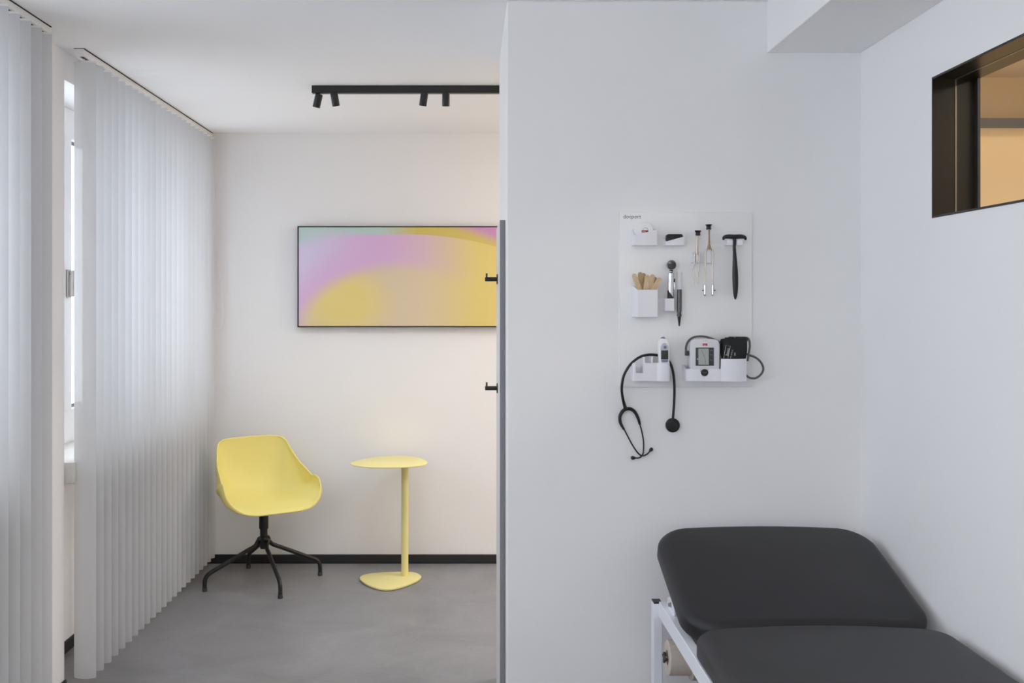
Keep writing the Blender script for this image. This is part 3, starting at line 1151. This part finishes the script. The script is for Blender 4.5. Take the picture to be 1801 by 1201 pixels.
for (xc, kx) in ((319, 288), (429, 460)):
    wgt = MB()
    wgt.tube(crom([P(*c6(xc, 958), yf_ - .001), P(*c6(xc, 966), yf_ - .001), P(*c6(xc, 1000), yf_ - .001), P(*c6(xc, 1085), yf_ - .001), P(*c6(xc, 1118), yf_ - .001), P(*c6(xc, 1128), yf_ - .001)], 3),
             [.0012, .0022, .0036, .0044, .0046, .0046, .0046, .0046, .0046, .0046, .0046, .0044, .0036, .0028, .0018, .0008], 18)
    wo = wgt.build('damping_weight', M['chrome'], fk2)
    MB().lathe(P(*c6(xc, 1046), yf_ - .001), (1 if kx > xc else -1, 0, 0), [(0, .003), (.0022, .003), (.0026, .0075), (.0018, .009), (0, .009)], 14).build('thumb_screw', M['fork_dark'], wo)

# reflex hammer and bracket
yh = BF - .030
hm = thing('reflex_hammer', 'black reflex hammer with T-shaped head hanging top right on board', 'reflex hammer', P(1292.5, 527, yh))
hd = crom([P(*c6(578, 338), yh), P(*c6(590, 300), yh), P(*c6(650, 288), yh), P(*c6(735, 292), yh), P(*c6(820, 288), yh), P(*c6(880, 300), yh), P(*c6(893, 338), yh)], 8)
rads = lerp_list([.0028, .0058, .0072, .0076, .0072, .0058, .0028], len(hd))
MB().tube(hd, rads, 16, flat=1.0).build('head', M['black_rubber'], hm)
hp = [(735, 300), (733, 345), (732, 420), (736, 520), (741, 640), (744, 760), (746, 860), (748, 960), (748, 1060), (747, 1130), (746, 1175)]
hr = [.0058, .0056, .0052, .0058, .0074, .0090, .0097, .0094, .0080, .0056, .0012]
pth = crom([P(*c6(*p), yh) for p in hp], 6)
MB().tube(pth, lerp_list(hr, len(pth)), 20, flat=.8).build('handle', M['black'], hm)
br = MB()
for (xa, xb) in ((622, 706), (764, 850)):
    br.box(U(1200 + xa / 8.0077, yh), U(1200 + xb / 8.0077, yh), yh - .006, BF - .0003, W(431.2, yh), W(422.2, yh), .001, 1)
br.box(U(1274, BF - .01), U(1306, BF - .01), BF - .012, BF - .0003, W(431, BF - .01), W(423, BF - .01))
tag(br.build('hammer_bracket', M['holder'], None, base=P(1290, 431, BF)), 'white split bracket under the head of the reflex hammer', 'holder', 'white holders on the instrument board')


# lower left holder with the thermometer
def c7(x, y): return (1080 + x / 12.0077, 590 + y / 12.0077)


dp = .050
df = BF - dp
xl, xm, xr = U(1112.5, df), U(1155, df), U(1178, df)
zbm, zt_ = W(670, df), W(638, df)
zcut = W(656, df)
m = MB()
path, zt = [(xl, BF - .003), (xl, df + .005), (xl + .0015, df + .0015), (xl + .005, df)], [W(642, BF), W(640, df), zt_, zt_]
xs = [1118, 1118.2, 1132.8, 1133]
path += [(U(xs[0], df), df), (U(xs[1], df), df), (U(xs[2], df), df), (U(xs[3], df), df), (xm, df)]
zt += [zt_, zcut, zcut, zt_, zt_]
for k in range(0, 9):
    a = PI + PI * k / 8
    path.append(((xm + xr) / 2 + (xr - xm) / 2 * math.cos(a), df + .001 + .014 * math.sin(a)))
    zt.append(zt_)
path += [(xr, BF - .003)]
zt += [zt_]
m.wallstrip(path, zbm, zt, .0022)
m.box(xl, xr, BF - .003, BF - .0003, zbm, W(645, BF))
# inner divider walls
ztall = W(627.5, df + .012)
for xx in (1131.5, 1134.2, 1146.0, 1148.6):
    pass
xw = [U(1131.2, df), U(1134.8, df), U(1145.8, df), U(1149, df)]
m.box(xw[0], xw[1], df + .004, BF - .003, zbm + .002, ztall, .0008, 1)
m.box(xw[2], xw[3], df + .004, BF - .003, zbm + .002, ztall, .0008, 1)
m.box(xw[1], xw[2], BF - .016, BF - .014, zbm + .002, ztall)
tag(m.build('thermometer_holder', M['holder'], None, base=((xl + xr) / 2, BF, zbm)), 'white compartment holder carrying the ear thermometer, lower left', 'holder', 'white holders on the instrument board')

yt = df - .004
th = thing('ear_thermometer', 'white ear thermometer with dark display in the lower left holder', 'thermometer', P(1168, 655, yt))
lp = [P(1158.6, 604, yt), P(1159.2, 600, yt), P(1161.2, 596.6, yt), P(1165, 595, yt), P(1170, 595.6, yt), P(1173.5, 598.4, yt), P(1176, 603, yt), P(1177.6, 610, yt), P(1177.6, 636, yt), P(1176.5, 641, yt), P(1174, 649, yt), P(1171.5, 653, yt), P(1167.5, 653.4, yt), P(1164.5, 650, yt), P(1161.5, 642, yt), P(1159, 636, yt)]
MB().prism(crom_closed(lp, 4), (0, .024, 0), .004, 3).build('body', M['white'], th)
MB().lathe(P(1166, 596, yt + .010), (-.12, -.1, 1), [(0, -.004), (.0085, -.004), (.0080, .001), (.0052, .004), (.0040, .007), (.0034, .0125), (.0028, .0135), (0, .0135)], 24).build('probe_tip', M['white'], th)
MB().lathe(P(1165.9, 595.6, yt + .010), (-.12, -.1, 1), [(.0083, 0), (.0088, .0008), (.0070, .0030), (.0054, .0036), (.0050, .0062), (.0046, .0066), (0, .0066)], 24).build('probe_ring', M['blue'], th)
ov = [P(1168.9 + 6.9 * math.cos(2 * PI * k / 32), 622 + (19.5 * math.sin(2 * PI * k / 32)), yt - .0003) for k in range(32)]
ov = [P(1168.9 + 6.8 * max(-1, min(1, 1.25 * math.cos(2 * PI * k / 48))), 622.5 + 19.5 * math.sin(2 * PI * k / 48), yt - .0006) for k in range(48)]
MB().prism(crom_closed(ov, 1), (0, .0012, 0)).build('control_panel', M['silver'], th)
MB().box(U(1162.8, yt), U(1175.2, yt), yt - .0014, yt + .001, W(632, yt), W(616, yt), .0008, 2).build('display', M['screen_dark'], th)
MB().lathe(P(1169.6, 610.6, yt - .0004), (0, -1, 0), [(0, 0), (.0052, 0), (.0052, .001), (.0040, .0016), (0, .0012)], 24).build('power_button', M['blue'], th)
MB().box(U(1163.8, yt), U(1174.4, yt), yt - .0014, yt + .0005, W(636.2, yt), W(633.2, yt), .0007, 2).build('mode_button', M['blue'], th)
text('+', .006, P(1167.4, 649, yt - .0004), M['print_grey'], th, 'printed_plus')


# stethoscope
def c2(x, y): return (1070 + x / 4.8036, 570 + y / 4.8036)


yS = BF - .026
st = thing('stethoscope', 'black stethoscope draped over the lower left holder, hanging below the board', 'stethoscope', P(1135, 806, yS))
tp = [(545, 800), (550, 740), (555, 660), (558, 560), (553, 450), (535, 360), (500, 300), (440, 268), (350, 258), (270, 276), (200, 326), (152, 390), (123, 460), (113, 550), (122, 630), (138, 690), (146, 722)]
deps = [.010, .012, .014, .018, .022, .026, .030, .034, .036, .036, .034, .030, .026, .022, .016, .012, .011]
tpath = crom([P(*c2(*p), BF - dd) for p, dd in zip(tp, deps)], 8)
rt = lerp_list([.0043] * 13 + [.0044, .0048, .0056, .0064], len(tpath))
MB().tube(tpath, rt, 16).build('tubing', M['black_rubber'], st)
dlow = YP - .011


def bin_path(pts): return crom([P(*c2(*p), dlow) for p in pts], 8)


Lb = [(146, 716), (118, 738), (98, 778), (100, 826), (116, 862), (133, 890)]
Rb = [(146, 716), (186, 716), (222, 740), (248, 786), (260, 822), (266, 848)]
for pts in (Lb, Rb):
    pa = bin_path(pts)
    MB().tube(pa, lerp_list([.0060, .0058, .0056, .0052, .0046, .0038], len(pa)), 14).build('yoke_arm', M['black_rubber'], st)
for pts, tipd in (([(133, 888), (160, 940), (200, 1015), (245, 1082), (285, 1112), (325, 1098), (352, 1070)], 1), ([(266, 846), (282, 905), (296, 985), (297, 1050), (290, 1100), (262, 1128), (222, 1130)], 1)):
    pa = crom([P(*c2(*p), dlow + (.002 if pts[0][0] > 200 else -.003) * (i / 6)) for i, p in enumerate(pts)], 8)
    e = MB().tube(pa, .0024, 12).build('ear_tube', M['black_metal'], st)
    dirv = (pa[-1] - pa[-3]).normalized()
    MB().lathe(pa[-1], dirv, [(0, -.003), (.0030, -.003), (.0045, .0005), (.0062, .004), (.0062, .0075), (.0045, .011), (.002, .0125), (0, .0125)], 20).build('ear_tip', M['black_rubber'], e)
cc = P(*c2(545, 855), YP - .012)
MB().lathe(cc + Vector((0, .010, 0)), (0, -1, 0), [(0, 0), (.0215, 0), (.0235, .002), (.0237, .008), (.0225, .0105), (.0205, .0112), (.0200, .0100), (.006, .0104), (0, .0106)], 40).build('chest_piece', M['black'], st)
MB().tube([P(*c2(545, 815), YP - .013), P(*c2(546, 785), YP - .0135)], [.0036, .0032], 14).build('stem', M['black_metal'], st)
MB().lathe(cc + Vector((0, -.0003, 0)), (0, -1, 0), [(.013, 0), (.0136, .0009), (.0142, 0)], 32, False).build('diaphragm_ring', M['lcd_frame'], st)


# blood pressure holder, monitor and cuff
def c9(x, y): return (1190 + x / 10.92, 580 + y / 10.92)


dp = .058
df = BF - dp
xl, xm, xr = U(1206, df) , U(1268, df), U(1313.6, df)
zbm = W(670.5, df)
zlow, zhi = W(648.7, df), W(630.9, df)
m = MB()
path = [(xl, BF - .003), (xl, BF - .022), (xl, BF - .0225), (xl, df + .012), (xl + .003, df + .004), (xl + .009, df)]
zt = [W(641, BF), W(641.5, BF - .02), W(641.5, BF - .02), zlow + .001, zlow, zlow]
# scallop around the round start button
bxc, brad = 1239.0, 7.4
for k in range(0, 9):
    t = -1 + 2 * k / 8
    path.append((U(bxc + brad * t, df), df))
    zt.append(W(655, df) - math.sqrt(max(0, 1 - t * t)) * brad * df / F + (zlow - W(655, df)) * (1 if k in (0, 8) else 0) if k in (0, 8) else W(655, df) - math.sqrt(max(0, 1 - t * t)) * brad * df / F)
path.append((xm - .001, df)); zt.append(zlow)
path.append((xm, df)); zt.append(zhi)
for k in range(1, 11):
    t = k / 11
    path.append((xm + (xr - xm) * t, df - .014 * math.sin(PI * min(1, t * 1.05)) ** .8 if t < .95 else df))
    zt.append(zhi)
path += [(xr, df + .004), (xr, BF - .003)]
zt += [zhi, zhi]
m.wallstrip(path, zbm, zt, .0024)
m.box(xl, xr, BF - .003, BF - .0003, zbm, W(641, BF))
m.box(xm, xr, BF - .003, BF - .0003, zbm, zhi)
tag(m.build('monitor_holder', M['holder'], None, base=((xl + xr) / 2, BF, zbm)), 'wide white holder carrying the blood pressure monitor and cuff', 'holder', 'white holders on the instrument board')

ym = df + .004
bp = thing('blood_pressure_monitor', 'light grey blood pressure monitor with LCD in the wide holder', 'blood pressure monitor', P(1240, 668, ym))
lp = [P(1213.8, 668, ym), P(1265.8, 668, ym)]
for k in range(0, 15):
    t = k / 14
    ang = t * PI
    lp.append(P(1239.8 + 26 * math.copysign(abs(math.cos(ang)) ** .55, math.cos(ang)), 608 - 12.2 * math.sin(ang) ** .6, ym))
cl_ = []
for p in lp:
    if not cl_ or (p - cl_[-1]).length > .0006:
        cl_.append(p)
MB().prism(cl_, (0, .040, 0), .003, 3).build('case', M['device'], bp)
MB().box(U(1223.4, ym), U(1255.6, ym), ym - .0010, ym + .001, W(643.0, ym), W(611.2, ym), .0009, 2).build('bezel', M['lcd_frame'], bp)
MB().box(U(1228.2, ym), U(1246.4, ym), ym - .0014, ym - .0008, W(641.4, ym), W(612.8, ym)).build('lcd', M['lcd'], bp)
cv = crom([P(*c9(*p), ym - .0015) for p in [(480, 380), (495, 430), (520, 490), (545, 545), (552, 610), (553, 660)]], 5)
MB().tube(cv, .0004, 6).build('printed_curve', M['print_dark'], bp)
lg = MB()
for yy in (615.6, 623.8, 632.8):
    lg.box(U(1248.6, ym), U(1253.2, ym), ym - .0014, ym - .0008, W(yy + .9, ym), W(yy, ym))
lg.build('printed_marks', M['print_grey'], bp)
tri = MB().prism([P(1226, 632.4, ym - .0013), P(1228, 632.4, ym - .0013), P(1227, 629.6, ym - .0013)], (0, .0004, 0)).build('printed_arrow', M['print_white'], bp)
MB().box(U(1235.8, ym), U(1244.1, ym), ym - .0006, ym + .0005, W(608.0, ym), W(604.1, ym)).build('red_badge', M['red'], bp)
text('boso', .0046, (U(1237.0, ym), ym - .0010, W(607.1, ym)), M['print_white'], bp, 'printed_lettering')
bcn = P(1239, 655, df - .0005)
MB().lathe(P(1239, 655, ym), (0, -1, 0), [(0, 0), (.0112, 0), (.0112, .0055), (.0102, .0065), (0, .0062)], 32).build('start_button', M['black'], bp)
text('START', .0046, P(1235.6, 656, ym - .0066), M['print_grey'], bp, 'button_lettering')

yc_ = BF - .034
cf = thing('pressure_cuff', 'rolled black blood pressure cuff with white print in the wide holder', 'cuff', P(1290, 665, yc_))
path = []
hwx, hdy = (U(1313.5, yc_) - U(1267.5, yc_)) / 2, .024
cxx = (U(1313.5, yc_) + U(1267.5, yc_)) / 2
lp = []
for k in range(40):
    a = 2 * PI * k / 40
    lp.append(Vector((cxx + hwx * math.copysign(abs(math.cos(a)) ** .6, math.cos(a)), BF - .033 + hdy * math.copysign(abs(math.sin(a)) ** .8, math.sin(a)), 0)))
ztp = W(594.5, yc_ - .02)
rows = []
for (sc_, z) in ((.86, W(665, yc_)), (.90, W(632, yc_)), (1.0, W(618, yc_)), (1.0, ztp - .006), (.97, ztp - .002), (.90, ztp), (.78, ztp - .001), (.74, ztp - .010)):
    rows.append([Vector((cxx + (p.x - cxx) * sc_, BF - .033 + (p.y - BF + .033) * sc_, z + (.004 * math.sin((p.x - cxx) / hwx * 1.2) if z > W(630, yc_) else 0))) for p in lp])
m = MB()
vs = m.grid(rows, True)
m.bm.faces.new(vs[0])
m.bm.faces.new(vs[-1])
m.build('rolled_cuff', M['black_fabric'], cf)
# inner layers of the roll
m = MB()
for s_ in (.66, .48, .30):
    r1_ = [Vector((cxx + (p.x - cxx) * s_, BF - .033 + (p.y - BF + .033) * s_, ztp - .012)) for p in lp]
    r2_ = [Vector((p.x, p.y, ztp + .001)) for p in r1_]
    r3_ = [Vector((cxx + (p.x - cxx) * .9, BF - .033 + (p.y - BF + .033) * .9, ztp + .001)) for p in r1_]
    m.grid([r1_, r2_, r3_], True)
m.build('inner_wrap', M['black_fabric'], cf)
fl = MB()
fl.box(U(1281.5, yc_), U(1303, yc_), yc_ - .012, yc_ + .006, W(597.5, yc_), W(592, yc_), .0018, 2)
fl.box(U(1300, yc_), U(1314, yc_), yc_ - .010, yc_ + .010, W(600, yc_), W(593.5, yc_), .0025, 2)
fl.build('closure_strap', M['black_fabric'], cf)
MB().lathe(P(1292, 593.3, yc_ - .0125), (0, -1, .2), [(0, 0), (.0022, 0), (.0018, .001), (0, .0012)], 12).build('rivet', M['alu'], cf)
# white print on the front of the cuff, following its slanted seam
yp = BF - .033 - hdy - .0006
dz = Vector((.24, 0, 1)).normalized()
text('boso', .0125, P(*c9(985, 500), yp), M['print_white'], cf, 'printed_lettering', xdir=dz, up=Vector((-1, 0, .24)), depth=.0002)
text('CA 22-32 cm', .0052, P(*c9(1045, 545), yp), M['print_white'], cf, 'printed_size', xdir=dz, up=Vector((-1, 0, .24)))
text('2021', .0060, P(*c9(1130, 500), yp), M['print_white'], cf, 'printed_number', xdir=(0, 0, 1), up=(-1, 0, 0))
ln = MB()
ln.tube([P(*c9(905, 545), yp), P(*c9(950, 290), yp), P(*c9(1030, 315), yp), P(*c9(985, 548), yp)], .0005, 6)
ln.build('printed_outline', M['print_white'], cf)
yz = ym - .004
hs1 = crom([P(*c9(*p), dd) for p, dd in (((200, 455), ym + .014), ((180, 390), ym + .014), ((188, 300), ym + .013), ((230, 215), ym + .012), ((310, 150), ym + .014), ((430, 125), ym + .018), ((560, 135), ym + .020), ((690, 175), ym + .020), ((790, 222), ym + .018), ((850, 258), ym + .020))], 8)
MB().tube(hs1, .0036, 14).build('air_hose', M['hose'], cf)
MB().box(U(1205.2, ym + .01), U(1211.8, ym + .01), ym + .006, ym + .020, W(625.5, ym + .01), W(617, ym + .01), .0015, 2).build('hose_plug', M['lcd_frame'], cf)
hs2 = crom([P(*c9(*p), BF - .050 + q) for p, q in (((1300, 150), .01), ((1365, 160), .01), ((1398, 215), .012), ((1405, 320), .014), ((1390, 430), .014), ((1375, 520), .012), ((1362, 600), .008))], 8)
MB().tube(hs2, .0034, 14).build('air_hose', M['hose'], cf)
hs3 = crom([P(*c9(*p), BF - .030) for p in ((1340, 465), (1400, 488), (1510, 528), (1600, 600), (1655, 695), (1660, 780), (1610, 865), (1520, 925), (1430, 928), (1375, 905), (1338, 870))], 8)
MB().tube(hs3, .0036, 14).build('air_hose', M['hose'], cf)

# ================================================================ EXAMINATION COUCH
cxl, cxr = .598, 1.283
couch = thing('examination_couch', 'charcoal padded examination couch on a white steel frame, against the right wall', 'couch', ((cxl + cxr) / 2, 2.2, 0))


def cushion(x0, x1, y0, y1, t, rp, re, crown, fn, n=14):
    """rounded slab; fn maps (x, y, h) to world"""
    w2, l2 = (x1 - x0) / 2, (y1 - y0) / 2
    cx_, cy_ = (x0 + x1) / 2, (y0 + y1) / 2

    def outline(inset):
        r = max(rp - inset, .004)
        a2, b2 = w2 - inset - r, l2 - inset - r
        o = []
        for q, (sx, sy) in enumerate(((1, 1), (-1, 1), (-1, -1), (1, -1))):
            for k in range(n + 1):
                a = PI / 2 * q + PI / 2 * k / n
                o.append((cx_ + sx * a2 + r * math.cos(a), cy_ + sy * b2 + r * math.sin(a)))
            nx = ((-1, 1), (-1, -1), (1, -1), (1, 1))[q]
            e0 = o[-1]
            a = PI / 2 * (q + 1)
            e1 = (cx_ + nx[0] * a2 + r * math.cos(a), cy_ + nx[1] * b2 + r * math.sin(a))
            for k in range(1, 8):
                o.append((e0[0] + (e1[0] - e0[0]) * k / 8, e0[1] + (e1[1] - e0[1]) * k / 8))
        return o
    rows = []
    rb = .012
    for k in range(0, 5):
        a = PI / 2 * k / 4
        rows.append((outline(rb * (1 - math.sin(a))), rb * (1 - math.cos(a)), 0))
    for k in range(1, 9):
        a = PI / 2 * k / 8
        rows.append((outline(re * (1 - math.cos(a))), t - re + re * math.sin(a), 0))
    base = outline(re)
    for s_ in (.94, .86, .76, .64, .5, .35, .2, .08):
        rows.append(([(cx_ + (p[0] - cx_) * s_, cy_ + (p[1] - cy_) * s_) for p in base], t, crown * (1 - s_ ** 2)))
    m = MB()
    vs = m.grid([[fn(p[0], p[1], h + c) for p in o] for (o, h, c) in rows], True)
    m.bm.faces.new(vs[0][::-1])
    m.bm.faces.new(vs[-1])
    return m


zs0 = .617


def arch(x): return 1 - ((x - (cxl + cxr) / 2) / ((cxr - cxl) / 2)) ** 2


cushion(cxl, cxr, .55, 2.625, .072, .07, .032, .010, lambda x, y, h: Vector((x, y, zs0 + h * (1 + .20 * arch(x) - .10)))).build('seat_pad', M['vinyl'], couch, smooth=60)
HY, HZ, HA = 2.655, .608, math.radians(17.5)
ca, sa = math.cos(HA), math.sin(HA)


def hfn(x, y, h):
    h = h * (1 + .22 * arch(x) - .12) if h > 0 else h
    return Vector((x, HY + y * ca - h * sa, HZ + y * sa + h * ca))


cushion(cxl - .004, cxr, .012, .545, .070, .105, .032, .008, hfn).build('head_pad', M['vinyl'], couch, smooth=60)
# frame
POST_F, POST_B = 3.08, 3.122
for (xa, xb) in ((.583, .611), (1.262, 1.290)):
    pt = MB().box(xa, xb, POST_F, POST_B, 0.018, .604, .0015, 1).build('leg', M['white_steel'], couch)
    MB().box(xa + .001, xb - .001, POST_F + .001, POST_B - .001, .604, .609, .001, 1).build('end_plug', M['black'], pt)
    MB().box(xa - .002, xb + .002, POST_F - .002, POST_B + .002, 0, .02, .002, 1).build('foot_cap', M['black'], pt)
    pt = MB().box(xa, xb, .62, .662, 0.018, .58, .0015, 1).build('leg', M['white_steel'], couch)
    MB().box(xa - .002, xb + .002, .618, .664, 0, .02, .002, 1).build('foot_cap', M['black'], pt)
for (xa, xb) in ((.600, .628), (1.245, 1.273)):
    MB().box(xa, xb, .60, POST_F + .002, .562, .612, .002, 1).build('side_rail', M['white_steel'], couch)
for yy in (.64, 1.6, 2.60):
    MB().box(.628, 1.245, yy - .015, yy + .015, .572, .602, .002, 1).build('cross_bar', M['white_steel'], couch)
hs_ = MB()
for xx in (.655, 1.2):
    lp = [hfn(xx, .02, -.030), hfn(xx, .50, -.030), hfn(xx, .50, -.002), hfn(xx, .02, -.002)]
    hs_.prism(lp, (.025, 0, 0), .0015, 1)
hs_.build('head_frame', M['white_steel'], couch)
bk = MB()
bk.prism([(.616, 2.93, .610), (.616, 3.03, .610), (.616, 3.03, .640), (.616, 2.955, .668), (.616, 2.93, .660)], (.004, 0, 0), .0008, 1)
brk = bk.build('hinge_bracket', M['white_steel'], couch)
MB().lathe((.616, 2.975, .634), (-1, 0, 0), [(0, 0), (.0085, 0), (.0085, .002), (.0058, .002), (.0058, .008), (0, .008)], 12).build('bolt', M['alu'], brk)

# paper rolls on the rod under the head end
rc = Vector((.602, 2.965, W(1156, 2.965)))
rod = thing('paper_roll', 'beige couch paper roll under the raised head of the couch', 'paper roll', rc + Vector((.20, 0, -.052)))
MB().lathe(rc, (1, 0, 0), [(.020, .002), (.022, 0), (.050, 0), (.052, .002), (.052, .066), (.020, .066)], 48).build('rolled_paper', M['paper'], rod)
MB().lathe(rc + Vector((.0665, 0, 0)), (1, 0, 0), [(.020, 0), (.064, 0), (.066, .002), (.066, .43), (.020, .43)], 48).build('loose_wraps', M['paper'], rod)
MB().lathe(rc + Vector((.001, 0, 0)), (1, 0, 0), [(.0205, 0), (.0185, 0), (.0185, .48), (.0205, .48)], 32).build('core', M['core'], rod)
MB().tube([rc + Vector((-.010, 0, 0)), rc + Vector((.51, 0, 0))], .006, 14).build('axle', M['alu'], rod)
kn = MB()
for k in range(4):
    a = PI / 2 * k + .2
    kn.tube([rc + Vector((-.008, 0, 0)), rc + Vector((-.008, .016 * math.cos(a), .016 * math.sin(a)))], .0045, 10)
kn.build('wing_knob', M['rubber'], rod)
